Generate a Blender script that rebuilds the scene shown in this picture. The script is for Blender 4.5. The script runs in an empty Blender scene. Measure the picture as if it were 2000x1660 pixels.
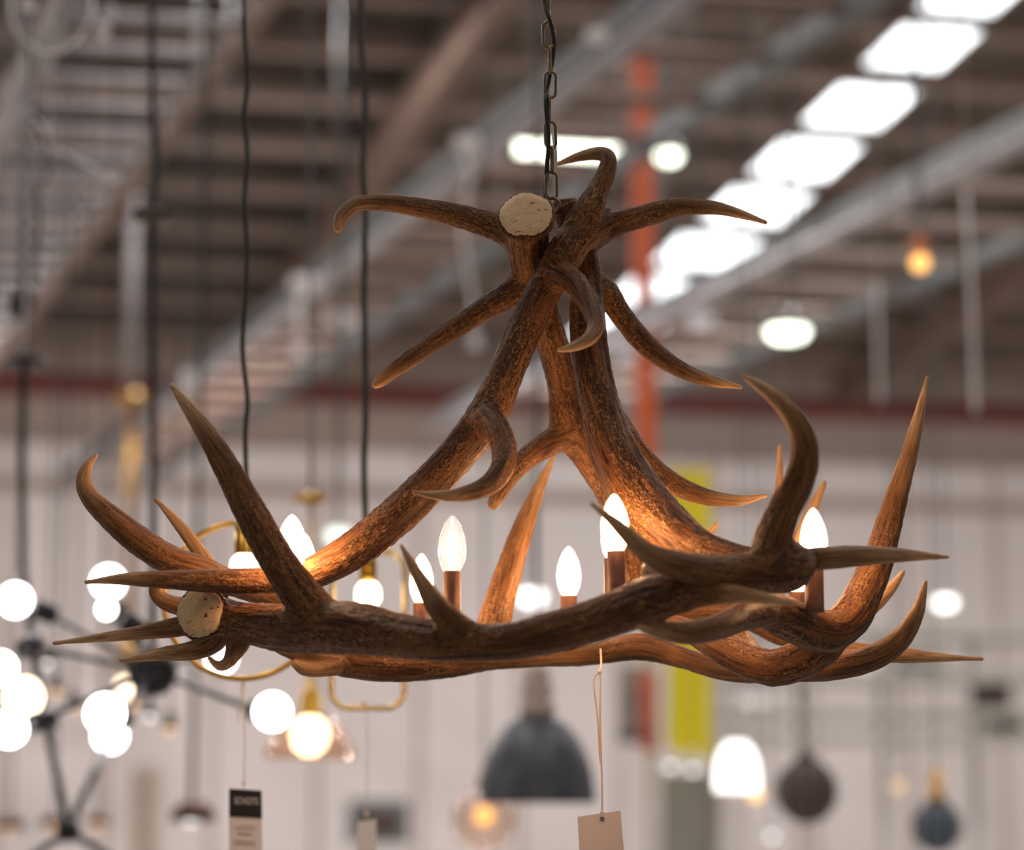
import bpy, bmesh, math, random
import numpy as np
from mathutils import Vector, Matrix, noise

random.seed(7)
rng = np.random.default_rng(7)
S = bpy.context.scene
COL = S.collection
F = 85/36*2000                      # focal length in pixels
PITCH = math.radians(8.9)
CAM = Vector((0, 0, 1.6))
FW = Vector((0, math.cos(PITCH), math.sin(PITCH)))
UP = Vector((0, -math.sin(PITCH), math.cos(PITCH)))
RT = Vector((1, 0, 0))
Y0 = 3.1

def ray(px, py):
    return FW + RT*((px-1000)/F) + UP*((830-py)/F)
def P(px, py, Y):
    d = ray(px, py)
    return CAM + d*(Y/d.y)
def depth(p): return (Vector(p)-CAM).dot(FW)
def mpp(Y): return Y/F              # metres per pixel at distance Y
def on_z(px, py, z):
    d = ray(px, py)
    return CAM + d*((z-CAM.z)/d.z)

# ---------------------------------------------------------------- materials
def mat(name, color=(.5,.5,.5), rough=.5, metal=0, emit=None, estr=0, alpha=1, var=0, scale=20, bump=0):
    m = bpy.data.materials.new(name); m.use_nodes = True
    nt = m.node_tree; b = nt.nodes['Principled BSDF']
    b.inputs['Base Color'].default_value = (*color, 1)
    b.inputs['Roughness'].default_value = rough
    b.inputs['Metallic'].default_value = metal
    if emit:
        b.inputs['Emission Color'].default_value = (*emit, 1)
        b.inputs['Emission Strength'].default_value = estr
    if var or bump:
        tc = nt.nodes.new('ShaderNodeTexCoord'); n = nt.nodes.new('ShaderNodeTexNoise')
        n.inputs['Scale'].default_value = scale; n.inputs['Detail'].default_value = 4
        nt.links.new(tc.outputs['Object'], n.inputs['Vector'])
        if var:
            r = nt.nodes.new('ShaderNodeValToRGB')
            r.color_ramp.elements[0].position = .3; r.color_ramp.elements[1].position = .7
            r.color_ramp.elements[0].color = (*[c*(1-var) for c in color], 1)
            r.color_ramp.elements[1].color = (*[min(1, c*(1+var)) for c in color], 1)
            nt.links.new(n.outputs['Fac'], r.inputs['Fac']); nt.links.new(r.outputs['Color'], b.inputs['Base Color'])
        if bump:
            bm = nt.nodes.new('ShaderNodeBump'); bm.inputs['Strength'].default_value = bump
            bm.inputs['Distance'].default_value = .002
            nt.links.new(n.outputs['Fac'], bm.inputs['Height']); nt.links.new(bm.outputs['Normal'], b.inputs['Normal'])
    return m

def emis(name, color, s):
    m = bpy.data.materials.new(name); m.use_nodes = True; nt = m.node_tree
    nt.nodes.clear(); o = nt.nodes.new('ShaderNodeOutputMaterial'); e = nt.nodes.new('ShaderNodeEmission')
    e.inputs[0].default_value = (*color, 1); e.inputs[1].default_value = s
    nt.links.new(e.outputs[0], o.inputs[0]); return m

def glass(name, color=(1,1,1), amount=.12, glow=None, gs=0, diff=0):
    """thin clear glass: transparent with a glossy skin, optionally a faint glow in the frosting"""
    m = bpy.data.materials.new(name); m.use_nodes = True; nt = m.node_tree
    nt.nodes.clear(); N = nt.nodes.new
    o = N('ShaderNodeOutputMaterial'); t = N('ShaderNodeBsdfTransparent'); g = N('ShaderNodeBsdfGlossy')
    t.inputs[0].default_value = (*color, 1); g.inputs['Roughness'].default_value = .08
    lw = N('ShaderNodeLayerWeight'); lw.inputs[0].default_value = .35
    mr = N('ShaderNodeMapRange'); mr.inputs['To Min'].default_value = amount*.5; mr.inputs['To Max'].default_value = min(1, amount*5)
    mx = N('ShaderNodeMixShader')
    nt.links.new(lw.outputs['Facing'], mr.inputs['Value']); nt.links.new(mr.outputs[0], mx.inputs[0])
    nt.links.new(t.outputs[0], mx.inputs[1]); nt.links.new(g.outputs[0], mx.inputs[2])
    out = mx.outputs[0]
    if diff:
        d = N('ShaderNodeBsdfDiffuse'); d.inputs[0].default_value = (*color, 1)
        m2 = N('ShaderNodeMixShader'); m2.inputs[0].default_value = diff
        nt.links.new(out, m2.inputs[1]); nt.links.new(d.outputs[0], m2.inputs[2]); out = m2.outputs[0]
    if glow:
        e = N('ShaderNodeEmission'); e.inputs[0].default_value = (*glow, 1); e.inputs[1].default_value = gs
        ad = N('ShaderNodeAddShader'); nt.links.new(out, ad.inputs[0]); nt.links.new(e.outputs[0], ad.inputs[1]); out = ad.outputs[0]
    nt.links.new(out, o.inputs[0]); return m

def antler_material():
    m = bpy.data.materials.new('antler'); m.use_nodes = True; nt = m.node_tree; N = nt.nodes.new; L = nt.links.new
    b = nt.nodes['Principled BSDF']
    at = N('ShaderNodeAttribute'); at.attribute_name = 'st'
    ti = N('ShaderNodeAttribute'); ti.attribute_name = 'tip'
    def mp(sx, sz):
        q = N('ShaderNodeVectorMath'); q.operation = 'MULTIPLY'; q.inputs[1].default_value = (sx, sx, sz)
        L(at.outputs['Vector'], q.inputs[0]); return q.outputs[0]
    def nz(vec, det=2, dist=0):
        n = N('ShaderNodeTexNoise'); n.inputs['Scale'].default_value = 1; n.inputs['Detail'].default_value = det
        n.inputs['Distortion'].default_value = dist; L(vec, n.inputs['Vector']); return n.outputs['Fac']
    def mr(v, a, c, lo=0, hi=1):
        r = N('ShaderNodeMapRange'); r.inputs['From Min'].default_value = a; r.inputs['From Max'].default_value = c
        r.inputs['To Min'].default_value = lo; r.inputs['To Max'].default_value = hi; L(v, r.inputs['Value']); return r.outputs[0]
    def ma(op, a, c):
        r = N('ShaderNodeMath'); r.operation = op
        for i, v in enumerate((a, c)):
            if isinstance(v, (int, float)): r.inputs[i].default_value = v
            else: L(v, r.inputs[i])
        return r.outputs[0]
    def mix(f, c1, c2):
        r = N('ShaderNodeMix'); r.data_type = 'RGBA'
        if isinstance(f, float): r.inputs['Factor'].default_value = f
        else: L(f, r.inputs['Factor'])
        for s, c in (('A', c1), ('B', c2)):
            k = [i for i in r.inputs if i.name == s and i.type == 'RGBA'][0]
            if isinstance(c, tuple): k.default_value = (*c, 1)
            else: L(c, k)
        return [o for o in r.outputs if o.type == 'RGBA'][0]
    streak = nz(mp(300, 12), 4, .4)
    broad = nz(mp(45, 7), 2)
    zone = nz(mp(38, 14), 1)
    pearl = nz(mp(430, 175), 1.5, 1.5)
    pm = mr(pearl, .53, .60)
    zm = mr(zone, .36, .56)
    nt_tip = ma('SUBTRACT', 1.0, mr(ti.outputs['Fac'], .15, .75))
    pf = ma('MULTIPLY', ma('MULTIPLY', pm, zm), nt_tip)
    c = mix(mr(streak, .35, .65), (.028, .0098, .0030), (.20, .072, .020))
    c = mix(mr(broad, .45, .7, 0, .8), c, (.030, .0115, .0042))
    c = mix(ma('MULTIPLY', pf, .7), c, (.43, .215, .075))
    tipc = mix(mr(streak, .35, .65), (.40, .20, .085), (.64, .40, .21))
    c = mix(mr(ti.outputs['Fac'], .0, .45, 0, .45), c, mix(mr(streak, .3, .65), (.13, .055, .018), (.30, .15, .06)))
    c = mix(mr(ti.outputs['Fac'], .42, .92), c, tipc)
    L(c, b.inputs['Base Color'])
    rr = mr(streak, .3, .7, .66, .46); L(rr, b.inputs['Roughness'])
    b.inputs['Specular IOR Level'].default_value = .22
    h = ma('ADD', ma('MULTIPLY', pf, .8), ma('MULTIPLY', streak, .9))
    bp = N('ShaderNodeBump'); bp.inputs['Strength'].default_value = .75; bp.inputs['Distance'].default_value = .0016
    L(h, bp.inputs['Height']); L(bp.outputs['Normal'], b.inputs['Normal'])
    return m

M = {}
M['antler'] = antler_material()
def bone():
    m = mat('bone', (.80,.55,.31), .6); nt = m.node_tree; b = nt.nodes['Principled BSDF']; N = nt.nodes.new; L = nt.links.new
    tc = N('ShaderNodeTexCoord'); n = N('ShaderNodeTexNoise'); n.inputs['Scale'].default_value = 60; n.inputs['Detail'].default_value = 5
    mp = N('ShaderNodeMapping'); mp.inputs['Scale'].default_value = (1, 2.4, 1)
    v = N('ShaderNodeTexNoise'); v.inputs['Scale'].default_value = 55; v.inputs['Detail'].default_value = 6; v.inputs['Distortion'].default_value = 1.2
    L(tc.outputs['Object'], mp.inputs[0]); L(mp.outputs[0], n.inputs['Vector']); L(mp.outputs[0], v.inputs['Vector'])
    r = N('ShaderNodeValToRGB'); e = r.color_ramp.elements
    e[0].position = .33; e[0].color = (.06,.03,.015,1); e[1].position = .385; e[1].color = (.80,.55,.31,1)
    L(v.outputs['Fac'], r.inputs['Fac'])
    r2 = N('ShaderNodeValToRGB'); r2.color_ramp.elements[0].color = (.62,.48,.33,1); r2.color_ramp.elements[1].color = (1,1,1,1)
    L(n.outputs['Fac'], r2.inputs['Fac'])
    mx = N('ShaderNodeMix'); mx.data_type = 'RGBA'; mx.blend_type = 'MULTIPLY'; mx.inputs['Factor'].default_value = .6
    L(r.outputs[0], mx.inputs[6]); L(r2.outputs[0], mx.inputs[7]); L(mx.outputs[2], b.inputs['Base Color'])
    bp = N('ShaderNodeBump'); bp.inputs['Strength'].default_value = .5; bp.inputs['Distance'].default_value = .001
    L(v.outputs['Fac'], bp.inputs['Height']); L(bp.outputs[0], b.inputs['Normal'])
    return m
M['bone'] = bone()
M['bronze'] = mat('bronze', (.22,.15,.08), .38, .9, var=.3, scale=60)
M['copper'] = mat('aged_copper', (.20,.085,.05), .5, .35, var=.35, scale=45)
M['black_cord'] = mat('black_cord', (.012,.012,.012), .5)
M['cord_mid'] = mat('dark_cord', (.03,.032,.03), .6)
M['string'] = mat('twine', (.80,.62,.45), .8)
M['card'] = mat('card', (.86,.68,.58), .7)
M['white_card'] = mat('white_card', (.85,.76,.74), .7)
M['black_card'] = mat('black_card', (.012,.01,.01), .6)
M['ink'] = mat('grey_ink', (.45,.42,.42), .8)
M['brass'] = mat('brass', (.50,.27,.04), .28, .95)
M['pale_brass'] = mat('pale_brass', (.66,.50,.22), .25, .9)
M['black_metal'] = mat('black_metal', (.016,.013,.017), .35, .3)
M['grey_arm'] = mat('dark_grey_metal', (.05,.052,.056), .4, .4)
M['galv'] = mat('galvanised_steel', (.46,.43,.45), .5, .15, var=.15, scale=6)
M['galv_dark'] = mat('weathered_steel', (.14,.155,.165), .55, .3, var=.2, scale=6)
M['purlin'] = mat('painted_purlin', (.36,.28,.245), .7, var=.15, scale=2)
M['rafter'] = mat('primer_steel', (.23,.155,.125), .7, var=.12, scale=2)
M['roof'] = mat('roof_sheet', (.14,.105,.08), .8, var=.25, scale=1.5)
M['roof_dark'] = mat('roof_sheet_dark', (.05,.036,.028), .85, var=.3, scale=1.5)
M['wall_low'] = mat('white_wall_panel', (.80,.725,.71), .8, var=.05, scale=.6)
M['wall_high'] = mat('grey_wall_panel', (.42,.33,.29), .8, var=.06, scale=.6)
M['red'] = mat('red_band', (.22,.035,.03), .7)
M['orange'] = mat('orange_paint', (.80,.13,.025), .6)
M['yellow'] = mat('yellow_banner', (.92,.76,.01), .7)
M['floor'] = mat('concrete', (.42,.39,.36), .5, var=.1, scale=2)
M['white_plastic'] = mat('white_plastic', (.86,.81,.82), .5)
M['zinc'] = mat('dark_zinc', (.10,.105,.12), .45, .3, var=.3, scale=12)
M['wood'] = mat('pale_wood', (.62,.50,.42), .6, var=.15, scale=12)
M['wicker'] = mat('dark_wicker', (.10,.065,.065), .7)
M['dark_brown'] = mat('dark_brown_metal', (.07,.045,.035), .5, .2)
M['poster_dark'] = mat('poster_print', (.22,.21,.20), .7, var=.8, scale=5)
M['shelf_grey'] = mat('grey_rack', (.30,.29,.26), .6)
M['bulb_warm'] = emis('warm_bulb_light', (1, .60, .30), 150)
M['bulb_white'] = emis('white_bulb_light', (1, .97, .95), 9)
M['lamp_white'] = emis('diffuser_light', (1, .98, .95), 4.5)
M['lamp_green'] = emis('highbay_light', (.95, 1, .82), 6)
M['sky_pane'] = emis('daylight_pane', (.93, .98, 1), 4)
M['amber'] = emis('amber_bulb_light', (1, .50, .14), 2.2)
M['warm_glow'] = emis('warm_white_light', (1, .80, .55), 7)
M['filament'] = emis('filament_light', (1, .72, .42), 30)
M['frost'] = glass('frosted_bulb', (1,.97,.95), .2, (1,.86,.78), .62, .12)
M['clear'] = glass('clear_bulb', (.99,.96,.95), .28, (1,.84,.76), .34, .08)
M['globe'] = glass('smoked_globe', (.98,.86,.78), .10, None, 0, .10)

# ---------------------------------------------------------------- object helpers
def link(name, me, m=None, parent=None, loc=None):
    o = bpy.data.objects.new(name, me); COL.objects.link(o)
    if m is not None and me is not None: me.materials.append(m)
    if parent is not None: o.parent = parent
    if loc is not None: o.location = loc
    return o
def obj(name, bm, m, parent=None, loc=None, smooth=True):
    me = bpy.data.meshes.new(name); bmesh.ops.recalc_face_normals(bm, faces=bm.faces[:]); bm.to_mesh(me); bm.free()
    if smooth:
        for p in me.polygons: p.use_smooth = True
    return link(name, me, m, parent, loc)
def tag(o, label, cat, group=None):
    o['label'] = label; o['category'] = cat
    if group: o['group'] = group
    return o
def thing(name, label, cat, loc=(0,0,0), group=None, rot=(0,0,0)):
    o = bpy.data.objects.new(name, None); COL.objects.link(o); o.location = loc; o.rotation_euler = rot
    o.empty_display_size = .05
    return tag(o, label, cat, group)
def struct(o): o['kind'] = 'structure'; return o
def copy_tree(o, parent=None):
    c = o.copy(); COL.objects.link(c); c.parent = parent
    for ch in list(o.children): copy_tree(ch, c)
    return c

def B(): return bmesh.new()
def box(bm, c, s, rot=None):
    r = bmesh.ops.create_cube(bm, size=1); Mx = Matrix.Translation(Vector(c)) @ (rot.to_4x4() if rot else Matrix()) @ Matrix.Diagonal((*s, 1))
    bmesh.ops.transform(bm, matrix=Mx, verts=r['verts']); return bm
def frame_of(t):
    t = t.normalized(); a = Vector((0,0,1)) if abs(t.z) < .9 else Vector((1,0,0))
    n = t.cross(a).normalized(); return n, t.cross(n)
def tube(bm, pts, r, seg=10, caps=True, closed=False):
    pts = [Vector(p) for p in pts]; n_ = len(pts)
    rs = r if isinstance(r, (list, tuple)) else [r]*n_
    rings = []; nrm = None
    for i, p in enumerate(pts):
        if closed: t = pts[(i+1) % n_]-pts[i-1]
        else: t = pts[min(i+1, n_-1)]-pts[max(i-1, 0)]
        t.normalize()
        if nrm is None: nrm, _ = frame_of(t)
        nrm = (nrm - t*nrm.dot(t)).normalized(); b = t.cross(nrm)
        rings.append([bm.verts.new(p+(nrm*math.cos(a)+b*math.sin(a))*rs[i]) for a in (2*math.pi*k/seg for k in range(seg))])
    m_ = n_ if closed else n_-1
    for i in range(m_):
        A_, B_ = rings[i], rings[(i+1) % n_]
        for k in range(seg): bm.faces.new((A_[k], A_[(k+1) % seg], B_[(k+1) % seg], B_[k]))
    if caps and not closed:
        bm.faces.new(rings[0][::-1]); bm.faces.new(rings[-1])
    return bm
def lathe(bm, prof, seg=32, c=(0,0,0)):
    c = Vector(c); rings = []
    for r, z in prof:
        if r < 1e-6: rings.append([bm.verts.new(c+Vector((0,0,z)))])
        else: rings.append([bm.verts.new(c+Vector((r*math.cos(a), r*math.sin(a), z))) for a in (2*math.pi*k/seg for k in range(seg))])
    for A_, B_ in zip(rings, rings[1:]):
        for k in range(seg):
            k2 = (k+1) % seg
            if len(A_) == 1 and len(B_) == 1: continue
            if len(A_) == 1: bm.faces.new((A_[0], B_[k2], B_[k]))
            elif len(B_) == 1: bm.faces.new((A_[k], A_[k2], B_[0]))
            else: bm.faces.new((A_[k], A_[k2], B_[k2], B_[k]))
    return bm
def ball(bm, c, r, seg=24):
    return lathe(bm, [(r*math.sin(math.pi*i/14), r*math.cos(math.pi*i/14)) if 0 < i < 14 else (0, r*math.cos(math.pi*i/14)) for i in range(15)], seg, c)
def cr(pts, n=8):
    """Catmull-Rom through rows of numbers"""
    a = np.array(pts, float); q = np.vstack([2*a[0]-a[1], a, 2*a[-1]-a[-2]]); out = []
    for i in range(len(a)-1):
        p0, p1, p2, p3 = q[i:i+4]
        for k in range(n):
            t = k/n
            out.append(.5*((2*p1)+(-p0+p2)*t+(2*p0-5*p1+4*p2-p3)*t*t+(-p0+3*p1-3*p2+p3)*t**3))
    out.append(a[-1]); return np.array(out)

# ---------------------------------------------------------------- camera
cd = bpy.data.cameras.new('camera'); cam = bpy.data.objects.new('camera', cd); COL.objects.link(cam)
cam.location = CAM; cam.rotation_euler = (math.pi/2+PITCH, 0, 0)
cd.lens = 85; cd.sensor_width = 36; cd.clip_end = 200; cd.clip_start = .05
cd.dof.use_dof = True; cd.dof.focus_distance = 3.12; cd.dof.aperture_fstop = 2.1
S.camera = cam

# ---------------------------------------------------------------- antlers
class Spine:
    def __init__(s, rows, s0=0, n0=None):
        r = cr(rows, 7)
        pos = []; rad = []
        for x, y, rp, dz in r:
            p = P(x, y, Y0+dz); pos.append(p); rad.append(max(5.0, rp)*depth(p)/F)
        s.p = np.array([list(v) for v in pos]); s.r = np.array(rad)
        d = np.linalg.norm(np.diff(s.p, axis=0), axis=1); s.s = np.concatenate([[0], np.cumsum(d)])+s0
        t = np.gradient(s.p, axis=0); s.t = t/np.linalg.norm(t, axis=1)[:, None]
        n = np.array(n0 if n0 is not None else frame_of(Vector(s.t[0]))[0], float); ns = []
        for k in range(len(s.p)):
            n = n-s.t[k]*n.dot(s.t[k]); n /= np.linalg.norm(n); ns.append(n.copy())
        s.n = np.array(ns); s.b = np.cross(s.t, s.n)
    def mesh(s, bm, seg=18):
        rings = []
        P_, R_ = list(s.p), list(s.r); N_, B_, = list(s.n), list(s.b)
        e = s.p[-1]; te = s.t[-1]; re = s.r[-1]
        for f, g in ((.5, .86), (.85, .5)):            # rounded end
            P_.append(e+te*re*f); R_.append(re*g); N_.append(s.n[-1]); B_.append(s.b[-1])
        for p, r, n, b in zip(P_, R_, N_, B_):
            rings.append([bm.verts.new(p+(n*math.cos(a)+b*math.sin(a))*r) for a in (2*math.pi*k/seg for k in range(seg))])
        for A_, C_ in zip(rings, rings[1:]):
            for k in range(seg): bm.faces.new((A_[k], A_[(k+1) % seg], C_[(k+1) % seg], C_[k]))
        tip = bm.verts.new(e+te*re)
        for k in range(seg): bm.faces.new((rings[-1][k], rings[-1][(k+1) % seg], tip))
        bm.faces.new(rings[0][::-1])

def nearest(v, spines, two=False):
    """index, fractional spine data of the closest spine surface for every vertex"""
    n = len(v); best = np.full(n, 1e9); sec = np.full(n, 1e9); st = np.zeros((n, 3)); rr = np.zeros(n); rd = np.zeros((n, 3))
    for sp in spines:
        dbest = np.full(n, 1e9); st_ = np.zeros((n, 3)); rr_ = np.zeros(n); rd_ = np.zeros((n, 3))
        a = sp.p[:-1]; ab = sp.p[1:]-a; L2 = (ab**2).sum(1)+1e-12
        for i in range(0, n, 20000):
            q = v[i:i+20000]; w = q[:, None, :]-a[None]
            t = np.clip((w*ab[None]).sum(2)/L2, 0, 1); c = w-t[..., None]*ab[None]
            ds = np.sqrt((c**2).sum(2)); r = sp.r[:-1]+(sp.r[1:]-sp.r[:-1])*t
            k = np.argmin(ds-r, axis=1); I = np.arange(len(q)); tt = t[I, k]
            dbest[i:i+20000] = (ds-r)[I, k]; cc = c[I, k]
            nn = sp.n[k]*(1-tt)[:, None]+sp.n[np.minimum(k+1, len(sp.n)-1)]*tt[:, None]
            bb = sp.b[k]*(1-tt)[:, None]+sp.b[np.minimum(k+1, len(sp.b)-1)]*tt[:, None]
            st_[i:i+20000, 0] = (cc*nn).sum(1); st_[i:i+20000, 1] = (cc*bb).sum(1)
            st_[i:i+20000, 2] = sp.s[k]*(1-tt)+sp.s[np.minimum(k+1, len(sp.s)-1)]*tt
            rr_[i:i+20000] = r[I, k]
        up = dbest < best
        sec = np.where(up, best, np.minimum(sec, dbest)); best = np.where(up, dbest, best)
        st[up] = st_[up]; rr[up] = rr_[up]
    return best, sec, st, rr

VOX = .0023
def antler(parent, rows_list, burr=None, label=None, knob=.0011, tw=.0165):
    """rows_list: main beam first, then tines; rows are (x, y, radius px, depth offset m)"""
    spines = []
    for i, rows in enumerate(rows_list):
        if i == 0: sp = Spine(rows)
        else:
            r0 = P(rows[0][0], rows[0][1], Y0+rows[0][3]); bs = None
            for q in spines:
                d = np.linalg.norm(q.p-np.array(r0), axis=1); k = int(np.argmin(d-q.r))
                if bs is None or d[k]-q.r[k] < bs[0]: bs = (d[k]-q.r[k], q.s[k], q.n[k])
            sp = Spine(rows, bs[1], bs[2])
        spines.append(sp)
    bm = B()
    for sp in spines: sp.mesh(bm)
    if burr:   # knobbly coronet ring round the base
        sp = spines[0]; c = Vector(sp.p[0]); t = -Vector(sp.t[0]); n, b = frame_of(t)
        fr, fn = burr['r']*depth(c)/F, Vector(burr['n']).normalized()
        n, b = frame_of(fn); c0 = P(burr['x'], burr['y'], Y0+burr['dz'])
        rings = []
        for off, rs in ((-.016, .78), (-.008, 1.02), (.0, 1.12), (.005, 1.06), (.0065, .96)):
            rings.append([bm.verts.new(c0+fn*off+(n*math.cos(a)+b*math.sin(a))*fr*rs*(1+.014*math.sin(5*a+2)+.014*math.sin(17*a)+.011*math.sin(29*a+1)+.008*math.sin(41*a))) for a in (2*math.pi*k/72 for k in range(72))])
        for A_, C_ in zip(rings, rings[1:]):
            for k in range(72): bm.faces.new((A_[k], A_[(k+1) % 72], C_[(k+1) % 72], C_[k]))
        bm.faces.new(rings[0][::-1]); bm.faces.new(rings[-1])
    bmesh.ops.recalc_face_normals(bm, faces=bm.faces[:])
    me = bpy.data.meshes.new('antler'); bm.to_mesh(me); bm.free()
    tmp = bpy.data.objects.new('tmp', me); COL.objects.link(tmp)
    md = tmp.modifiers.new('r', 'REMESH'); md.mode = 'VOXEL'; md.voxel_size = VOX
    dg = bpy.context.evaluated_depsgraph_get(); me2 = bpy.data.meshes.new_from_object(tmp.evaluated_get(dg))
    bpy.data.objects.remove(tmp); bpy.data.meshes.remove(me)
    nv = len(me2.vertices); v = np.empty(nv*3); me2.vertices.foreach_get('co', v); v = v.reshape(-1, 3)
    ne = len(me2.edges); e = np.empty(ne*2, int); me2.edges.foreach_get('vertices', e); e = e.reshape(-1, 2)
    deg = np.bincount(e.ravel(), minlength=nv).astype(float)
    def lap(x, w, it):
        for _ in range(it):
            s = np.stack([np.bincount(e[:, 0], x[e[:, 1], k], nv)+np.bincount(e[:, 1], x[e[:, 0], k], nv) for k in range(x.shape[1])], 1)
            x = x+w[:, None]*(s/deg[:, None]-x)
        return x
    v = lap(v, np.full(nv, .4), 2)
    best, sec, st, rr = nearest(v, spines)
    if len(spines) > 1:
        w = np.clip(1-(sec-.001)/.014, 0, 1)*.6*np.clip((rr-.006)/.006, 0, 1)
        v = lap(v, w, 45); w2 = np.clip(w*1.6, 0, .7); st = lap(st, w2, 22); rr = lap(rr[:, None], w2, 20)[:, 0]
    # grooves and knobs that follow the grain
    off = np.empty(nv)
    ph = random.random()*50
    for i in range(nv):
        a, b_, c_ = st[i]
        off[i] = noise.noise((a*95+ph, b_*95, c_*9))*1.2+noise.noise((a*230, b_*230+ph, c_*95))*.8
    me2.vertices.foreach_set('co', v.ravel()); me2.update()
    nr = np.empty(nv*3); me2.vertices.foreach_get('normal', nr); nr = nr.reshape(-1, 3)
    amp = knob*np.clip((rr-.004)/.014, 0, 1.3)
    v = v+nr*(off*amp)[:, None]
    me2.vertices.foreach_set('co', v.ravel())
    ta = np.clip(1-(rr-.0035)/(tw-.0035), 0, 1)
    A = me2.attributes.new('st', 'FLOAT_VECTOR', 'POINT'); A.data.foreach_set('vector', (st+ph*.05).ravel())
    A = me2.attributes.new('tip', 'FLOAT', 'POINT'); A.data.foreach_set('value', ta)
    me2.polygons.foreach_set('use_smooth', [True]*len(me2.polygons)); me2.update()
    me2.materials.clear()
    o = link('antler', me2, M['antler'], parent)
    if label: o['label'] = label
    if burr and burr.get('face', 1):
        bm = B(); N_ = 72
        prev = None
        for fr_, h in ((1.0, -.004), (.985, .001), (.93, .0030), (.7, .0036), (.4, .0040), (.15, .0042)):
            ring = [bm.verts.new((math.cos(a)*fr*fr_*(1+.014*math.sin(5*a+2)+.014*math.sin(17*a)+.011*math.sin(29*a+1)+.008*math.sin(41*a)),
                                  math.sin(a)*fr*fr_*(1+.014*math.sin(5*a+2)+.014*math.sin(17*a)+.011*math.sin(29*a+1)+.008*math.sin(41*a)),
                                  h+.0006*math.sin(5*a+fr_*9))) for a in (2*math.pi*k/N_ for k in range(N_))]
            if prev:
                for k in range(N_): bm.faces.new((prev[k], prev[(k+1) % N_], ring[(k+1) % N_], ring[k]))
            prev = ring
        bm.faces.new(prev)
        f = obj('cut_face', bm, M['bone'], o)
        R = Matrix((n, b, n.cross(b))).transposed()
        if R.col[2].dot(fn) < 0: R = Matrix((b, n, b.cross(n))).transposed()
        f.matrix_local = Matrix.Translation(c0+fn*.0055) @ R.to_4x4()
        f['label'] = 'cream sawn antler end with dark cracks'
    return o

hub = P(1085, 400, Y0)
chand = thing('antler_chandelier', 'large brown antler chandelier with candle bulbs hanging on a bronze chain', 'chandelier', (0, 0, 0))

# --- three antlers that stand up as legs of the crown
antler(chand, [
    [(1166,441,34,.012),(1148,450,37,-.0),(1120,470,38,-.02),(1090,520,36,-.03),(1058,577,33,-.04),(1026,642,35,-.04),(992,720,35,-.05),(950,812,40,-.06),
     (895,885,38,-.065),(830,955,38,-.065),(760,1020,38,-.07),(690,1075,38,-.07),(610,1118,32,-.07),(524,1133,26,-.075),(430,1134,24,-.08),(330,1132,19,-.085),(240,1131,12,-.09),(168,1137,4,-.09)],
    [(1125,455,34,-.02),(1150,410,29,-.02),(1168,371,22,-.01),(1185,335,19,-.005),(1187,308,16,0),(1168,300,13.5,.01),(1130,306,9.5,.02),(1088,320,4,.028)],
    [(1084,530,30,-.045),(1122,553,25,-.09),(1152,597,20.5,-.125),(1164,635,18,-.15),(1150,662,14,-.17),(1120,677,10,-.18),(1091,684,4.5,-.185)],
    [(948,815,32,-.08),(972,840,27,-.115),(985,880,26,-.14),(978,920,24,-.165),(950,950,20,-.18),(900,966,14,-.19),(850,967,9,-.20),(808,961,4,-.205)],
], burr=dict(x=1176, y=440, dz=.02, r=34, n=(1, .35, -.12), face=0))
antler(chand, [
    [(1108,402,30,.05),(1122,440,33,.05),(1136,500,34,.045),(1146,560,34,.03),(1147,620,36,.01),(1152,685,37,.0),(1162,750,38,-.015),(1180,820,42,-.03),
     (1203,890,48,-.05),(1240,960,54,-.07),(1290,1025,56,-.09),(1360,1075,46,-.12),(1430,1098,38,-.15),(1500,1108,32,-.18),(1560,1112,24,-.2)],
    [(1140,470,34,.05),(1170,450,30,.05),(1215,433,24,.05),(1270,418,22,.05),(1330,404,18,.045),(1400,407,13.5,.035),(1450,419,9,.025),(1495,434,4,.02)],
    [(1146,560,34,.03),(1182,570,27,.045),(1212,612,22,.055),(1250,660,22,.06),(1290,697,20,.06),(1340,727,16,.055),(1395,745,11.5,.05),(1447,756,4,.045)],
    [(1185,820,40,-.01),(1218,850,27,.02),(1245,885,24,.04),(1285,925,23,.06),(1335,955,20,.07),(1390,973,15.5,.07),(1445,977,11,.065),(1495,968,4,.06)],
], burr=dict(x=1104, y=399, dz=.055, r=24, n=(-.1, -.15, 1), face=0))
antler(chand, [
    [(1028,428,44,-.045),(1030,460,44,-.02),(1034,510,41,.01),(1042,560,39,.04),(1062,620,33,.06),(1084,690,31,.08),(1100,760,31,.10),(1113,830,38,.12),
     (1150,895,29,.15),(1185,955,26,.18),(1215,1030,27,.2),(1238,1110,27,.22),(1250,1190,26,.25)],
    [(1022,470,40,-.01),(985,450,30,0),(930,431,25,.0),(870,415,21.5,-.005),(800,402,19,-.01),(740,396,16.5,-.015),(695,400,14.5,-.02),(668,422,13.5,-.025),(659,447,9.5,-.028)],
    [(1030,545,36,.03),(995,575,27,.03),(940,607,22.5,.03),(880,645,21.5,.03),(820,686,19,.03),(765,726,15.5,.03),(740,746,12,.03),(733,752,8,.03)],
    [(1108,845,32,.12),(1068,868,26,.125),(1030,895,22,.125),(998,928,19,.12),(975,962,17,.115),(964,984,13,.11)],
], burr=dict(x=1028, y=425, dz=-.065, r=52, n=(-.10, -1, .42)))
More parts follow.
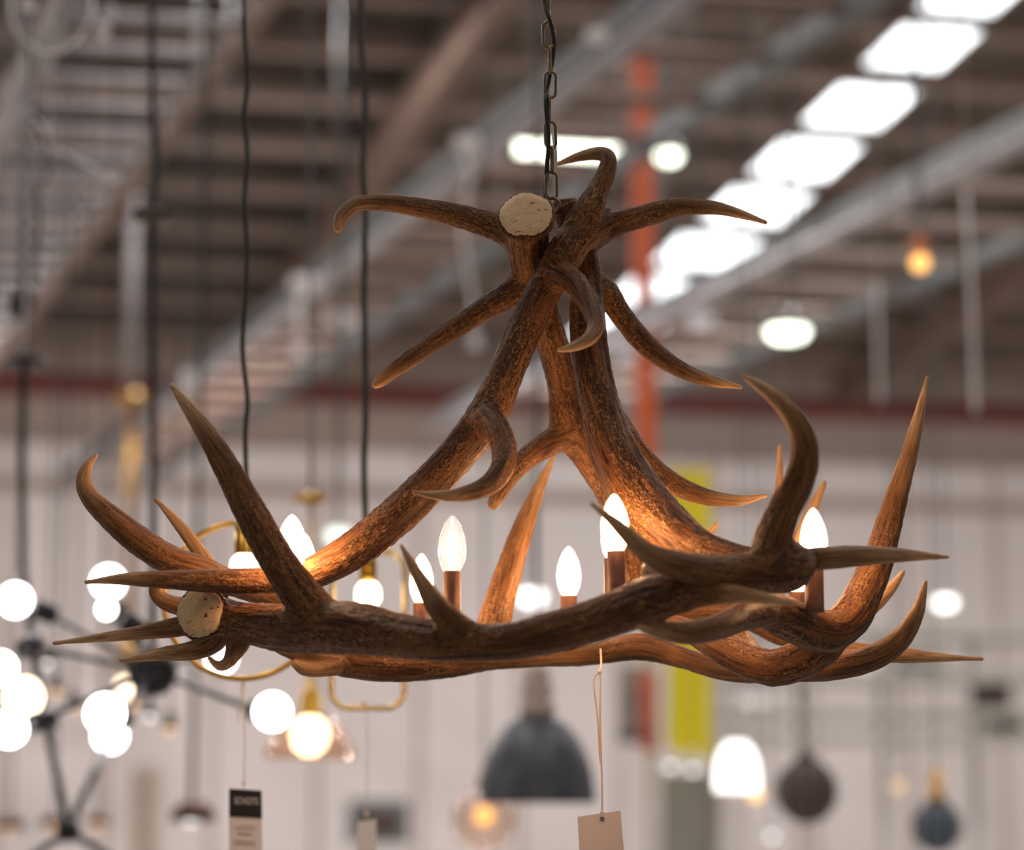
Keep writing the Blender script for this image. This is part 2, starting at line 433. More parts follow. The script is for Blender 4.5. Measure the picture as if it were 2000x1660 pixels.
# --- front ring antler, its sawn base at the left
antler(chand, [
    [(402,1200,44,-.04),(430,1202,36,-.04),(470,1212,38,-.06),(540,1225,47,-.11),(620,1225,52,-.16),(700,1228,50,-.2),(780,1242,44,-.24),(870,1252,39,-.28),(980,1254,37,-.3),
     (1060,1240,41,-.31),(1140,1218,42,-.315),(1220,1190,45,-.32),(1290,1166,47,-.33),(1360,1156,33,-.34),(1440,1160,18,-.35),(1500,1170,12,-.36),(1547,1178,6,-.36)],
    [(640,1225,50,-.16),(590,1165,40,-.17),(545,1100,36,-.175),(500,1020,34,-.175),(455,935,28,-.17),(412,860,22,-.165),(370,800,14,-.16),(334,752,5,-.155)],
    [(478,1205,34,-.06),(470,1240,27,-.06),(460,1268,22,-.06),(450,1292,16,-.06)],
    [(455,1285,14,-.06),(436,1301,12,-.065),(420,1296,8,-.07),(408,1284,5,-.08)],
    [(440,1208,28,-.02),(395,1216,24,.0),(340,1226,20,.01),(270,1236,14.5,.01),(190,1246,9,.005),(106,1256,3.5,0)],
    [(440,1225,24,-.01),(412,1255,24,.0),(375,1270,20,.0),(320,1277,14,-.005),(275,1284,9,-.01),(236,1290,4,-.015)],
    [(940,1252,30,-.29),(890,1222,29,-.30),(850,1180,23,-.31),(820,1130,15,-.315),(800,1095,10,-.32),(784,1066,4,-.325)],
    [(1295,1170,36,-.32),(1280,1140,25,-.30),(1268,1118,17,-.29),(1262,1102,8,-.28)],
], burr=dict(x=395, y=1197, dz=-.055, r=49, n=(-.32, -1, .05)), tw=.0235)
# --- left back antler with the hooked tine
antler(chand, [
    [(575,1185,20,.10),(520,1160,24,.06),(455,1140,26,.03),(395,1112,27,.0),(335,1095,30,-.01),(270,1055,29,-.015),(215,1010,24,-.02),(175,970,19,-.02),(163,935,15,-.02),(172,908,10,-.02),(188,889,4,-.02)],
    [(420,1125,20,.02),(398,1090,16,.03),(365,1045,13,.035),(332,1005,9,.04),(304,975,3.5,.045)],
    [(440,1160,22,.05),(395,1190,19,.05),(350,1184,19,.045),(318,1172,17,.04),(303,1150,14,.035),(318,1122,10,.03)],
], tw=.0235)
# --- back ring antler running from the left to the curved right tine
antler(chand, [
    [(520,1250,9,.12),(560,1266,18,.13),(610,1278,26,.15),(680,1290,34,.18),(760,1297,36,.2),(860,1295,32,.22),(950,1287,25,.23),(1050,1284,19,.24),(1140,1280,21,.24),
     (1244,1263,26,.22),(1322,1281,22,.2),(1400,1306,21,.17),(1460,1314,21,.14),(1540,1309,23,.1),(1620,1303,27,.08),(1700,1286,26,.06),(1755,1252,22,.05),(1790,1200,15,.04),(1808,1137,4.5,.03)],
    [(955,1285,30,.24),(960,1235,33,.25),(974,1180,30,.26),(995,1110,26,.27),(1018,1040,21,.27),(1045,970,15,.27),(1065,925,9,.27),(1082,892,3.5,.27)],
    [(660,1300,22,.16),(620,1308,15,.14),(592,1306,13,.13),(576,1297,8,.125)],
], tw=.0235)
# --- right antler nearest the lens, base edge to the right
antler(chand, [
    [(1560,1100,44,-.27),(1530,1108,52,-.29),(1478,1120,42,-.31),(1400,1119,34,-.34),(1322,1104,28,-.37),(1262,1078,21,-.39),(1208,1028,14,-.41),(1156,983,4,-.42)],
    [(1500,1115,44,-.3),(1508,1060,38,-.3),(1530,1000,33,-.3),(1560,940,30,-.31),(1572,880,27.5,-.32),(1558,830,23,-.33),(1528,790,18,-.34),(1490,758,12,-.35),(1450,733,5,-.36)],
    [(1545,1100,36,-.28),(1590,1092,25,-.25),(1650,1087,22,-.22),(1720,1084,17.5,-.2),(1790,1085,11,-.18),(1850,1088,4,-.17)],
], tw=.0235)
# --- right antler with the tall upright tine and the low loop
antler(chand, [
    [(1440,1172,28,-.16),(1491,1187,38,-.13),(1535,1206,41,-.1),(1582,1227,42,-.07),(1625,1232,40,-.05),(1662,1205,40,-.03),(1690,1155,35,-.02),(1715,1095,31,-.01),(1735,1030,27,0),
     (1757,950,21,0),(1778,880,16.5,0),(1795,810,11,.0),(1811,737,4,.0)],
    [(1500,1192,34,-.14),(1452,1202,29,-.18),(1400,1225,26,-.24),(1335,1236,23,-.29),(1270,1224,17,-.32),(1216,1203,6,-.34)],
    [(1628,1236,38,-.03),(1600,1268,38,-.01),(1555,1292,38,.0),(1510,1304,36,.01),(1460,1291,35,.03),(1405,1263,31,.06),(1355,1236,24,.10),(1310,1218,20,.14)],
    [(1470,1290,30,.04),(1440,1255,30,.08),(1420,1225,26,.12)],
], tw=.0235)
# --- back right antler: its tips show behind the others
antler(chand, [
    [(1270,1200,20,.27),(1340,1196,22,.26),(1400,1192,22,.25),(1470,1212,24,.22),(1540,1244,23,.19),(1640,1268,20,.16),(1750,1279,16,.13),(1840,1284,9,.11),(1918,1287,3,.10)],
    [(1545,1235,20,.19),(1630,1225,19,.17),(1690,1195,16,.16),(1735,1155,12,.15),(1765,1116,5,.15)],
    [(1470,1210,20,.22),(1500,1130,16,.22),(1518,1030,12,.22),(1523,950,9,.22),(1523,872,4,.22)],
    [(1490,1210,20,.2),(1530,1120,15,.2),(1565,1040,12.5,.2),(1588,990,10.5,.2),(1610,943,6,.2)],
    [(1330,1195,20,.27),(1345,1120,14,.27),(1370,1060,11,.27),(1401,1024,5.5,.27)],
], tw=.0235)

# --- candles
def candle(x, ytop, ybot, w, dz, hb, clear=False, tilt=0, hw=None):
    Y = Y0+dz; k = mpp(Y)*1.0
    base = P(x, ybot, Y); h = (ybot-ytop)*k; r = w*k/2; hl = (hb-ybot)*k; hr = (hw or w*.64)*k/2
    ho = obj('candle_holder', lathe(B(), [(0,-hl),(hr*1.02,-hl),(hr*1.02,-hl+.004),(hr,-hl+.005),(hr,-.001),(hr*.93,0),(hr*.8,-.0005),(0,-.0005)], 28), M['copper'], chand, base)
    ho.rotation_euler = (0, tilt, 0); ho['label'] = 'aged copper candle tube'
    prof = [(.50,0),(.62,.03),(.80,.12),(.94,.24),(1.0,.36),(.985,.47),(.90,.60),(.76,.72),(.56,.84),(.34,.93),(.17,.98),(0,1.0)]
    sh = obj('bulb', lathe(B(), [(r*a, h*b) for a, b in prof], 32), M['clear' if clear else 'frost'], ho)
    if clear:
        bm = B()
        for a in range(4):
            c_, s_ = math.cos(a*math.pi/2+.5)*r*.28, math.sin(a*math.pi/2+.5)*r*.28
            tube(bm, [(c_, s_, h*.16), (c_*1.1, s_*1.1, h*.62)], .0008, 6)
        obj('filament', bm, M['filament'], ho)
        obj('glass_stem', lathe(B(), [(r*.3,0),(r*.14,h*.12),(r*.1,h*.3),(0,h*.31)], 12), M['clear'], ho)
    else:
        obj('filament', lathe(B(), [(r*a*.86, h*(.01+b*.74)) for a, b in prof], 24), M['bulb_warm'], ho)
    return ho
candle(883, 1005, 1116, 57, -.10, 1212, True, hw=35)
candle(823, 1080, 1177, 48, .22, 1268, hw=33)
candle(1111, 1066, 1163, 49, .23, 1262, hw=33)
candle(1203, 962, 1076, 58, -.17, 1170, hw=37, tilt=-.03)
candle(1196, 1000, 1090, 46, .05, 1190, hw=33)
candle(569, 1003, 1112, 61, -.117, 1205, hw=36)
candle(594, 1040, 1135, 46, .09, 1250, hw=33)
candle(1590, 990, 1104, 56, -.12, 1196, hw=36)
candle(1556, 1062, 1156, 46, .12, 1240, hw=32)

# --- chain, cord, sticker
def link_bm(w=.0185, h=.0405, r=.0021):
    a, st = (w/2-r), (h/2-w/2); pts = []
    for i in range(13): t = math.pi*i/12; pts.append((a*math.cos(t), 0, st+a*math.sin(t)))
    for i in range(13): t = math.pi+math.pi*i/12; pts.append((a*math.cos(t), 0, -st+a*math.sin(t)))
    return tube(B(), pts, r, 10, closed=True)
top_z = 8.0
def settle(root, base):
    """move a root's origin to its base without moving the shapes"""
    base = Vector(base); root.location = base
    for ch in root.children: ch.location = Vector(ch.location)-base
def wobj(name, bm, m, parent, smooth=True):
    """a part whose shape was drawn in world coordinates, under a root standing at its own location"""
    bmesh.ops.translate(bm, vec=-Vector(parent.location), verts=bm.verts[:]); return obj(name, bm, m, parent, None, smooth)
def solo(name, bm, m, base, label, cat, group=None, smooth=True):
    base = Vector(base); bmesh.ops.translate(bm, vec=-base, verts=bm.verts[:])
    return tag(obj(name, bm, m, None, base, smooth), label, cat, group)

# ---------------------------------------------------------------- hall directions
A1 = math.radians(-19.15); A2 = math.radians(11)
D1 = Vector((math.sin(A1), math.cos(A1), 0)); D2 = Vector((math.cos(A2), math.sin(A2), 0))
TAN = .158
PW = D1*28.5; PW.z = 7.0
D1S = Vector((D1.x, D1.y, -TAN)); RN = D1S.cross(D2).normalized()
if RN.z < 0: RN = -RN
DET = D1.x*D2.y-D1.y*D2.x
def ab(x, y):
    dx, dy = x-PW.x, y-PW.y
    return (dx*D2.y-dy*D2.x)/DET, (D1.x*dy-D1.y*dx)/DET
def roof_z(x, y): return 7.0-ab(x, y)[0]*TAN
def on_roof(px, py, off=0):
    d = ray(px, py); t = (PW+RN*off-CAM).dot(RN)/d.dot(RN); return CAM+d*t
def rp(a, b, off=0): return Vector((PW.x, PW.y, 7.0))+D1S*a+D2*b+RN*off
def prism(bm, p0, p1, w, h, side, up):
    """straight bar from p0 to p1, w along side, h along up"""
    p0, p1 = Vector(p0), Vector(p1); s = Vector(side).normalized()*w/2; u = Vector(up).normalized()*h/2
    v = [bm.verts.new(p+a*s+b*u) for p in (p0, p1) for a, b in ((-1,-1),(1,-1),(1,1),(-1,1))]
    for f in ((0,1,2,3),(7,6,5,4),(0,4,5,1),(1,5,6,2),(2,6,7,3),(3,7,4,0)): bm.faces.new([v[i] for i in f])
    return bm
Z = Vector((0,0,1))
# floor, walls
bm = B(); box(bm, (0, 15, -.05), (60, 50, .1)); struct(obj('floor', bm, M['floor'], smooth=False))
def wallpt(b, z, off=0): n = Vector((D2.y, -D2.x, 0)); return Vector((PW.x, PW.y, z))+D2*b+n*off
def wband(name, z0, z1, m, off=0, th=.2, b0=-14, b1=34):
    bm = B(); prism(bm, wallpt(b0, (z0+z1)/2, off), wallpt(b1, (z0+z1)/2, off), th, z1-z0, (D2.y, -D2.x, 0), Z)
    return struct(obj(name, bm, m, smooth=False))
wband('wall_back', 0, 5.8, M['wall_low'])
wband('wall_upper', 5.8, 7.35, M['wall_high'])
wband('trim_1', 6.28, 6.50, M['red'], .13, .1)
wband('trim_2', 5.72, 5.84, M['purlin'], .13, .08)
wband('trim_3', 5.15, 5.30, M['wall_high'], .13, .06)
bm = B()   # thin vertical panel joints of the back wall
for k in range(36): prism(bm, wallpt(-12+k*1.2, 0, .11), wallpt(-12+k*1.2, 5.7, .11), .05, .05, D2, (D2.y,-D2.x,0))
struct(obj('trim_4', bm, M['wall_high'], smooth=False))
# roof: brown bays, one of them coloured darker
b1 = ab(*on_roof(895, 0).xy)[1]; b0_ = ab(*on_roof(300, 0).xy)[1]
def roofbay(name, ba, bb, m):
    bm = B(); pts = [rp(.3, ba), rp(.3, bb), rp(-27, bb), rp(-27, ba)]
    lo = [bm.verts.new(p) for p in pts]; hi = [bm.verts.new(p+RN*.12) for p in pts]
    bm.faces.new(lo); bm.faces.new(hi)
    for i in range(4): bm.faces.new((lo[i], lo[(i+1)%4], hi[(i+1)%4], hi[i]))
    return struct(obj(name, bm, m, smooth=False))
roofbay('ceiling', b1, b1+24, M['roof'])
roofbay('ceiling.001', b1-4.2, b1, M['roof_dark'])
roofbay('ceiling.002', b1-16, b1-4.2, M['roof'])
tn = 5
for k in range(24):       # purlins
    bm = B(); a = -.6-k*1.05; prism(bm, rp(a, b1-15, -.10), rp(a, b1+23, -.10), .10, .20, D1S, RN)
    struct(obj('trim_%d' % tn, bm, M['purlin'], smooth=False)); tn += 1
for b_ in (b1-6.5, b1, b1+7.5, b1+15):   # rafters
    bm = B(); prism(bm, rp(.1, b_, -.42), rp(-26.9, b_, -.42), .18, .44, D2, RN)
    struct(obj('trim_%d' % tn, bm, M['rafter'], smooth=False)); tn += 1
# rooflights
SK = [(1905,-18),(1800,92),(1680,207),(1572,310),(1477,402),(1380,490),(1292,567),(1213,637)]
for i, (x, y) in enumerate(SK):
    c = on_roof(x, y, -.21); n2 = on_roof(*SK[i+1], -.21) if i < len(SK)-1 else on_roof(1135, 703, -.21)
    pv = on_roof(*SK[i-1], -.21) if i else c*2-n2
    c = c+RN*.21; a, b_ = ab(c.x, c.y); L_ = (n2-pv).length/2*.355; k = (c-CAM).dot(FW)/F; Wd = 84*k
    e = [ab(*v.xy) for v in (n2, pv)]
    sh = (e[0][1]-e[1][1])/(e[0][0]-e[1][0]+1e-9)*0
    bm = B(); q = []
    for da, db in ((-L_, -Wd), (-L_, Wd), (L_, Wd), (L_, -Wd)): q.append(rp(a+da, b_+db, -.215))
    lo = [bm.verts.new(p) for p in q]; hi = [bm.verts.new(p+RN*.01) for p in q]
    bm.faces.new(lo); bm.faces.new(hi)
    for j in range(4): bm.faces.new((lo[j], lo[(j+1)%4], hi[(j+1)%4], hi[j]))
    w = struct(obj('window_%d' % (i+1), bm, M['sky_pane'], smooth=False))
    bm = B()
    for j in range(4):
        p, r = q[j], q[(j+1) % 4]; dd = (r-p).normalized(); prism(bm, p+RN*.09, r+RN*.09, .06, .2, dd.cross(RN), RN)
    fr = obj('window_frame', bm, M['purlin'], w, smooth=False)

# ---------------------------------------------------------------- overhead cable ladders
def meet(p, d, q, e):     # intersection in plan
    det = d.x*e.y-d.y*e.x; r = q-p; return (r.x*e.y-r.y*e.x)/det
def ladder(px1, py1, px2, py2, z, label, m_rail, m_rung, step, t0, t1, rail=.06, rung=.026, gap=1.0):
    p1 = on_z(px1, py1, z); p2 = on_z(px2, py2, z)
    s = meet(p1, D1, p2, D2); base = p1+D1*s               # rail one, level with p2
    w = (p2-base).length*(1 if (p2-base).dot(D2) > 0 else -1)
    root = thing('cable_ladder', label, 'cable ladder', base, 'overhead cable ladders')
    for o_ in (0, w):
        bm = B(); prism(bm, base+D1*t0+D2*o_, base+D1*t1+D2*o_, rail, .10, D2, Z); wobj('rail', bm, m_rail, root, False)
    n = int((t1-t0)/step); first = None
    for k in range(min(n, 96)):
        c = base+D1*(t0+.2+k*step)
        if first is None:
            bm = B(); tube(bm, [c, c+D2*w], rung, 8); first = wobj('rung', bm, m_rung, root); c0 = c
        else:
            o = first.copy(); COL.objects.link(o); o.parent = root; o.location = Vector(first.location)+(c-c0)
    return base, w
lad_a = ladder(108, 20, 520, 0, 4.9, 'silver cable ladder with many rungs running overhead at the upper left', M['rafter'], M['galv'], .46, -4, 17, rail=.07)
lad_b = ladder(1020, 210, 1460, 150, 5.0, 'wide grey cable ladder running overhead behind the chain', M['galv_dark'], M['rafter'], .75, -5, 15, rail=.09, rung=.04)
lad_c = ladder(1810, 338, 2330, 330, 5.0, 'grey cable ladder running overhead at the right edge', M['galv_dark'], M['purlin'], .9, -5, 9, rail=.09, rung=.04)
# bright conduits clipped along the ladders
def conduit(px, py, z, t0, t1, r, m, label, dz=.09):
    c = on_z(px, py, z); c.z += dz-.2
    solo('conduit', tube(B(), [c+D1*t0, c+D1*t1], r, 10), m, c, label, 'conduit', 'overhead conduits')
    return c
conduit(1000, 222, 5.0, -5, 15, .045, M['galv'], 'long pale conduit running diagonally overhead behind the chandelier')
conduit(1810, 330, 5.0, -5, 9, .05, M['galv'], 'long pale conduit running diagonally overhead at the right')
conduit(60, 110, 4.9, -4, 14, .05, M['galv'], 'pale conduit running diagonally in the top left corner')
# hangers that carry the ladders
for (base, w), lab in ((lad_a, 'upper left'), (lad_b, 'middle'), (lad_c, 'right')):
    for t in (-3.5, 2, 7.5):
        for o_ in (0, w):
            c = base+D1*t+D2*o_
            solo('hanger_rod', tube(B(), [c+Z*.04, Vector((c.x, c.y, roof_z(c.x, c.y)))], .006, 6), M['galv_dark'], c,
                 'thin steel hanger rod holding the %s cable ladder' % lab, 'hanger rod', 'hanger rods of the %s cable ladder' % lab)

# ---------------------------------------------------------------- chandelier chain, cord
p0 = P(1077, 362, Y0); pitch = .0343; strut_z = 4.5
chain = obj('chain', tube(B(), [p0+Vector((.0105*math.cos(a), 0, -.0275-.0105*math.sin(a))) for a in (2*math.pi*k/20 for k in range(20))], .0025, 10, closed=True), M['bronze'], chand)
chain['label'] = 'bronze link chain'
l0 = None; xs = .0; n_links = int((strut_z-p0.z)/pitch)
for k in range(n_links):
    dx = -.0035*min(k*pitch, .5)/.3+.0012*math.sin(k*1.7)
    if l0 is None: l0 = obj('link', link_bm(), M['bronze'], chain); o = l0
    else: o = l0.copy(); COL.objects.link(o); o.parent = chain
    o.location = p0+Vector((dx, 0, k*pitch)); o.rotation_euler = (0, .03*math.sin(k*2.1), math.radians((12 if k % 2 == 0 else 88)+6*math.sin(k)))
cord = [(1068,470,.02),(1066,400,.012),(1066,370,.008),(1068,330,-.002),(1071,290,-.008),(1070,250,-.008),(1066,200,-.006),(1069,172,.004),(1075,140,.009),(1080,110,.008),(1082,80,.0),(1077,50,-.008),(1069,25,-.008),(1063,0,0)]
pts = [P(x, y, Y0+d) for x, y, d in cord]
for k in range(40):
    z = pts[-1].z+.05
    if z > strut_z: break
    pts.append(Vector((p0.x-.006+.009*math.sin(k*1.1), Y0+.008*math.cos(k*1.1), z)))
pts = [Vector(v) for v in cr([list(p) for p in pts], 5)]
obj('power_cord', tube(B(), pts, .0031, 10), M['black_cord'], chand)['label'] = 'thin black power cord threaded through the chain'
st = [P(x, y, Y0+.014) for x, y in ((1084,243),(1082,270),(1085,300),(1084,335),(1084,368))]
bm = B()
for a, b_ in zip(st, st[1:]): prism(bm, a, b_, .0052, .0004, RT, FW)
obj('barcode_sticker', bm, M['white_card'], chand, smooth=False)['label'] = 'narrow white sticker strip wrapped on the cord'
settle(chand, P(1085, 470, Y0))
# strut that carries the chain
c = Vector((p0.x, Y0, strut_z+.02)); bm = B(); prism(bm, c-D2*1.5, c+D2*1.5, .041, .041, D1, Z)
strut = thing('support_strut', 'galvanised steel strut above the chandelier that carries its chain', 'strut', c)
wobj('channel', bm, M['galv'], strut, False)
for s in (-1.4, 1.4):
    q = c+D2*s; wobj('rod', tube(B(), [q, Vector((q.x, q.y, roof_z(q.x, q.y)))], .006, 8), M['galv'], strut)

# ---------------------------------------------------------------- price tags
t = thing('price_tag', 'plain pinkish paper price tag hanging on twine below the antler chandelier', 'price tag', P(1173, 1500, Y0-.0))
Yt = Y0+.16
t.location = P(1172, 1262, Yt)
def pl(l, Y, n=5): return [Vector(v) for v in cr([list(P(x, y, Y+(d[0] if d else 0))) for x, y, *d in l], n)]
bm = B()
tube(bm, pl([(1173,1268,.06),(1174,1300,.0),(1171,1312,-.015)], Yt), .0013, 8)
tube(bm, pl([(1171,1312,-.015),(1162,1322,-.015),(1160,1340,-.015),(1167,1400,-.015),(1171,1470,-.015),(1173,1490,-.015)], Yt), .0012, 8)
tube(bm, pl([(1171,1312,-.015),(1173,1330,-.015),(1172,1400,-.015),(1174,1470,-.015),(1176,1540,-.015),(1176,1586,-.015)], Yt), .0012, 8)
for q in ((1171,1312),(1176,1587)): ball(bm, P(*q, Yt-.016), .0028, 10)
wobj('twine', bm, M['string'], t)
Yc = Yt-.018
bm = B(); cor = [(1128,1595),(1212,1583),(1222,1700),(1134,1712)]; k_ = mpp(Yc)
v = [bm.verts.new(P(x, y, Yc)) for x, y in cor]; w_ = [bm.verts.new(P(x, y, Yc+.0006)) for x, y in cor]
bm.faces.new(v); bm.faces.new(w_)
for j in range(4): bm.faces.new((v[j], v[(j+1)%4], w_[(j+1)%4], w_[j]))
wobj('card', bm, M['card'], t, False)
ey = lathe(B(), [(.0030,.0004),(.0022,.0012),(.0014,.0004),(.0014,-.0004),(.0030,-.0004)], 16); bmesh.ops.rotate(ey, verts=ey.verts[:], matrix=Matrix.Rotation(math.pi/2, 3, 'X'))
bmesh.ops.translate(ey, vec=P(1176, 1599, Yc-.0008), verts=ey.verts[:]); wobj('eyelet', ey, M['galv_dark'], t)

# ---------------------------------------------------------------- pendants
def cable(root, pts, Y, r_px, m, name='cable', to_roof=True, n=6):
    """hanging cable: listed from the lamp upward in (px, py); runs on up to the roof"""
    q = pl(pts, Y, n)
    if to_roof:
        e = q[-1]; q += [Vector((e.x+.01*math.sin(j*1.3)*0, e.y, e.z+(roof_z(e.x, e.y)-e.z)*j/3)) for j in (1, 2, 3)]
    return wobj(name, tube(B(), q, r_px*mpp(Y), 10), m, root)

# ring pendant
Yr = 3.72; c = P(475, 1172, Yr); R_ = 153*mpp(Yr)
t = thing('ring_pendant', 'slim brass ring pendant lamp on a black cable left behind the antlers', 'pendant lamp', c)
wobj('ring', tube(B(), [c+Vector((R_*math.cos(a), .08*R_*math.cos(a), R_*math.sin(a))) for a in (2*math.pi*k/96 for k in range(96))], 5.5*mpp(Yr), 12, closed=True), M['brass'], t)
k_ = mpp(Yr); so = wobj('socket', lathe(B(), [(0,0),(20*k_,0),(20*k_,-64*k_),(22*k_,-66*k_),(0,-66*k_)], 32, P(478, 1017, Yr)), M['brass'], t)
wobj('bulb', lathe(B(), [(16*k_,0),(26*k_,-10*k_),(30*k_,-35*k_),(26*k_,-58*k_),(14*k_,-72*k_),(0,-77*k_)], 28, P(478, 1083, Yr)), M['warm_glow'], t)
cable(t, [(480,1017),(481,940),(479,850),(483,780),(474,690),(476,640),(480,560),(482,480),(477,400),(483,300),(476,230),(483,160),(477,60),(476,-10)], Yr, 5, M['black_cord'])
# its swing tag
t = thing('price_tag', 'black and white printed price tag hanging from the brass ring lamp', 'price tag', P(475, 1334, Yr))
bm = B(); tube(bm, pl([(475,1330),(470,1360),(464,1400),(466,1412)], Yr, 4), .001, 6); tube(bm, pl([(475,1330),(477,1400),(478,1470),(476,1540)], Yr, 4), .001, 6)
ball(bm, P(475, 1335, Yr), .003, 8); ball(bm, P(476, 1530, Yr), .003, 8); wobj('twine', bm, M['string'], t)
def plate(name, cor, Y, m, parent, th=.0008):
    bm = B(); v = [bm.verts.new(P(x, y, Y)) for x, y in cor]; w_ = [bm.verts.new(P(x, y, Y+th)) for x, y in cor]
    bm.faces.new(v); bm.faces.new(w_)
    for j in range(4): bm.faces.new((v[j], v[(j+1)%4], w_[(j+1)%4], w_[j]))
    return wobj(name, bm, m, parent, False)
card = plate('card', [(447,1541),(511,1545),(513,1722),(447,1720)], Yr, M['white_card'], t)
plate('header', [(448,1540),(511,1544),(512,1598),(448,1595)], Yr-.0012, M['black_card'], t)
def text(s, px, py, Y, hpx, m, parent, name='lettering', spacing=1):
    cu = bpy.data.curves.new(name, 'FONT'); cu.body = s; cu.size = hpx*mpp(Y)*1.4; cu.align_x = 'CENTER'; cu.align_y = 'CENTER'; cu.extrude = .0001; cu.space_character = spacing
    tmp = bpy.data.objects.new('tmp', cu); COL.objects.link(tmp); me = bpy.data.meshes.new_from_object(tmp.evaluated_get(bpy.context.evaluated_depsgraph_get())); bpy.data.objects.remove(tmp)
    me.materials.clear(); o = link(name, me, m, parent)
    o.location = P(px, py, Y)-Vector(parent.location); o.rotation_euler = (math.pi/2, math.radians(2.5), 0); o.scale.x = .66; return o
text('SCHOTS', 481, 1565, Yr-.0022, 13, M['white_plastic'], t, spacing=1.05)
bm = B()
for x0, x1, y, h in ((466,494,1612,1.5),(458,500,1618,2),(464,492,1628,4),(458,498,1642,2),(456,500,1648,2)): prism(bm, P(x0,y,Yr-.0006), P(x1,y+2,Yr-.0006), .0005, h*mpp(Yr), FW, Z)
wobj('fine_print', bm, M['ink'], t, False)

# rounded rectangle pendant
Yq = 4.05; k_ = mpp(Yq); c = P(719, 1230, Yq); hw, hh, rr_ = 70*k_, 152*k_, 34*k_
pts = []
for cx, cz, a0 in ((hw-rr_, hh-rr_, 0), (-hw+rr_, hh-rr_, 90), (-hw+rr_, -hh+rr_, 180), (hw-rr_, -hh+rr_, 270)):
    for j in range(9): a = math.radians(a0+j*11.25); pts.append(c+Vector((cx+rr_*math.cos(a), .15*(cx+rr_*math.cos(a)), cz+rr_*math.sin(a))))
t = thing('frame_pendant', 'brass pendant lamp with an upright rounded rectangle frame behind the left antlers', 'pendant lamp', c)
wobj('frame', tube(B(), pts, 5.5*k_, 12, closed=True), M['pale_brass'], t)
wobj('socket', lathe(B(), [(0,0),(17*k_,0),(17*k_,-57*k_),(0,-57*k_)], 32, P(719, 1080, Yq)), M['brass'], t)
wobj('bulb', lathe(B(), [(15*k_,0),(24*k_,-12*k_),(25*k_,-34*k_),(16*k_,-48*k_),(0,-53*k_)], 28, P(719, 1137, Yq)), M['warm_glow'], t)
cable(t, [(719,1080),(713,990),(711,900),(714,820),(713,700),(711,600),(712,500),(714,420),(709,330),(713,200),(709,130),(703,60),(706,-10)], Yq, 6.5, M['cord_mid'])
t = thing('price_tag', 'small blank white price tag on a thread below the rounded rectangle lamp', 'price tag', P(716, 1384, Yq))
bm = B(); tube(bm, pl([(705,1372),(715,1384),(718,1450),(716,1600)], Yq, 4), .001, 6); ball(bm, P(712, 1374, Yq), .004, 8); ball(bm, P(716,1590,Yq), .004, 8); wobj('twine', bm, M['string'], t)
plate('card', [(699,1604),(735,1600),(735,1700),(695,1700)], Yq, M['white_plastic'], t, .002)

# sputnik chandelier
Ys = 5.4; c = P(298, 1312, Ys); k_ = mpp(Ys)
t = thing('sputnik_chandelier', 'black sputnik chandelier with round white bulbs hanging lower left', 'chandelier', c)
wobj('hub', ball(B(), c, 49*k_, 32), M['black_metal'], t)
wobj('stem', tube(B(), [c, P(298, 1130, Ys)], 8*k_, 12), M['black_metal'], t)
cable(t, [(298,1130),(300,900),(298,700),(299,560),(298,430),(303,330),(299,200),(297,80),(299,-10)], Ys, 7.5, M['black_cord'])
wobj('ceiling_cup', lathe(B(), [(0,10*k_),(20*k_,9*k_),(46*k_,0),(47*k_,-8*k_),(40*k_,-18*k_),(0,-18*k_)], 28, P(304, 414, Ys)), M['dark_brown'], t)
arms = [  # socket px, py, Y ; bulb px, py, Y ; r
    (500,1388,5.15, 532,1390,5.05, 33), (78,1408,5.3, 18,1424,5.25, 33), (58,1262,5.2, 0,1305,5.1, 30), (88,1196,5.5, 30,1172,5.5, 32),
    (232,1196,5.8, 212,1137,5.85, 33), (238,1402,4.95, 205,1394,4.8, 34), (455,1250,5.9, 432,1285,6.0, 30), (262,1225,5.0, 208,1190,5.0, 17)]
for sx, sy, sY, bx, by, bY, r in arms:
    s_, b_ = P(sx, sy, sY), P(bx, by, bY); d = (b_-s_).normalized()
    ar = wobj('arm', tube(B(), [c, s_], 5.5*k_, 10), M['grey_arm'], t)
    so = wobj('socket', tube(B(), [s_-d*26*k_, s_-d*20*k_, s_+d*16*k_, s_+d*24*k_], [9*k_, 19*k_, 21*k_, 16*k_], 20), M['black_metal'], t)
    wobj('bulb', ball(B(), b_, r*k_, 24), M['bulb_white'], t)
# second, lower chandelier of jointed rods
Yj = 6.1; k_ = mpp(Yj); c = P(133, 1622, Yj)
t = thing('rod_chandelier', 'black chandelier of jointed rods with glowing bulbs at the lower left edge', 'chandelier', c)
wobj('hub', ball(B(), c, 24*k_, 20), M['black_metal'], t)
for (x, y, Y) in ((92,1420,6.0), (40,1690,6.0), (240,1690,6.2), (215,1440,6.4)):
    wobj('arm', tube(B(), [c, P(x, y, Y)], 8*k_, 10), M['grey_arm'], t)
for x, y, Y, r, mm in ((215,1437,6.4,32,'bulb_white'), (48,1362,6.0,36,'warm_glow')):
    wobj('bulb', ball(B(), P(x, y, Y), r*k_, 24), M[mm], t)
s_ = P(86, 1412, 6.0); wobj('joint', tube(B(), [s_+Vector((-.035,0,.0)), s_+Vector((.035,0,.01))], 17*k_, 16), M['black_metal'], t)
wobj('arm', tube(B(), [s_, P(52, 1372, 6.0)], 7*k_, 10), M['grey_arm'], t)
wobj('arm', tube(B(), [s_, P(45, 1110, 6.0)], 8*k_, 10), M['black_metal'], t)
wobj('cable', tube(B(), pl([(45,1112),(43,900),(46,705)], 6.0), 8*k_, 10), M['black_cord'], t)
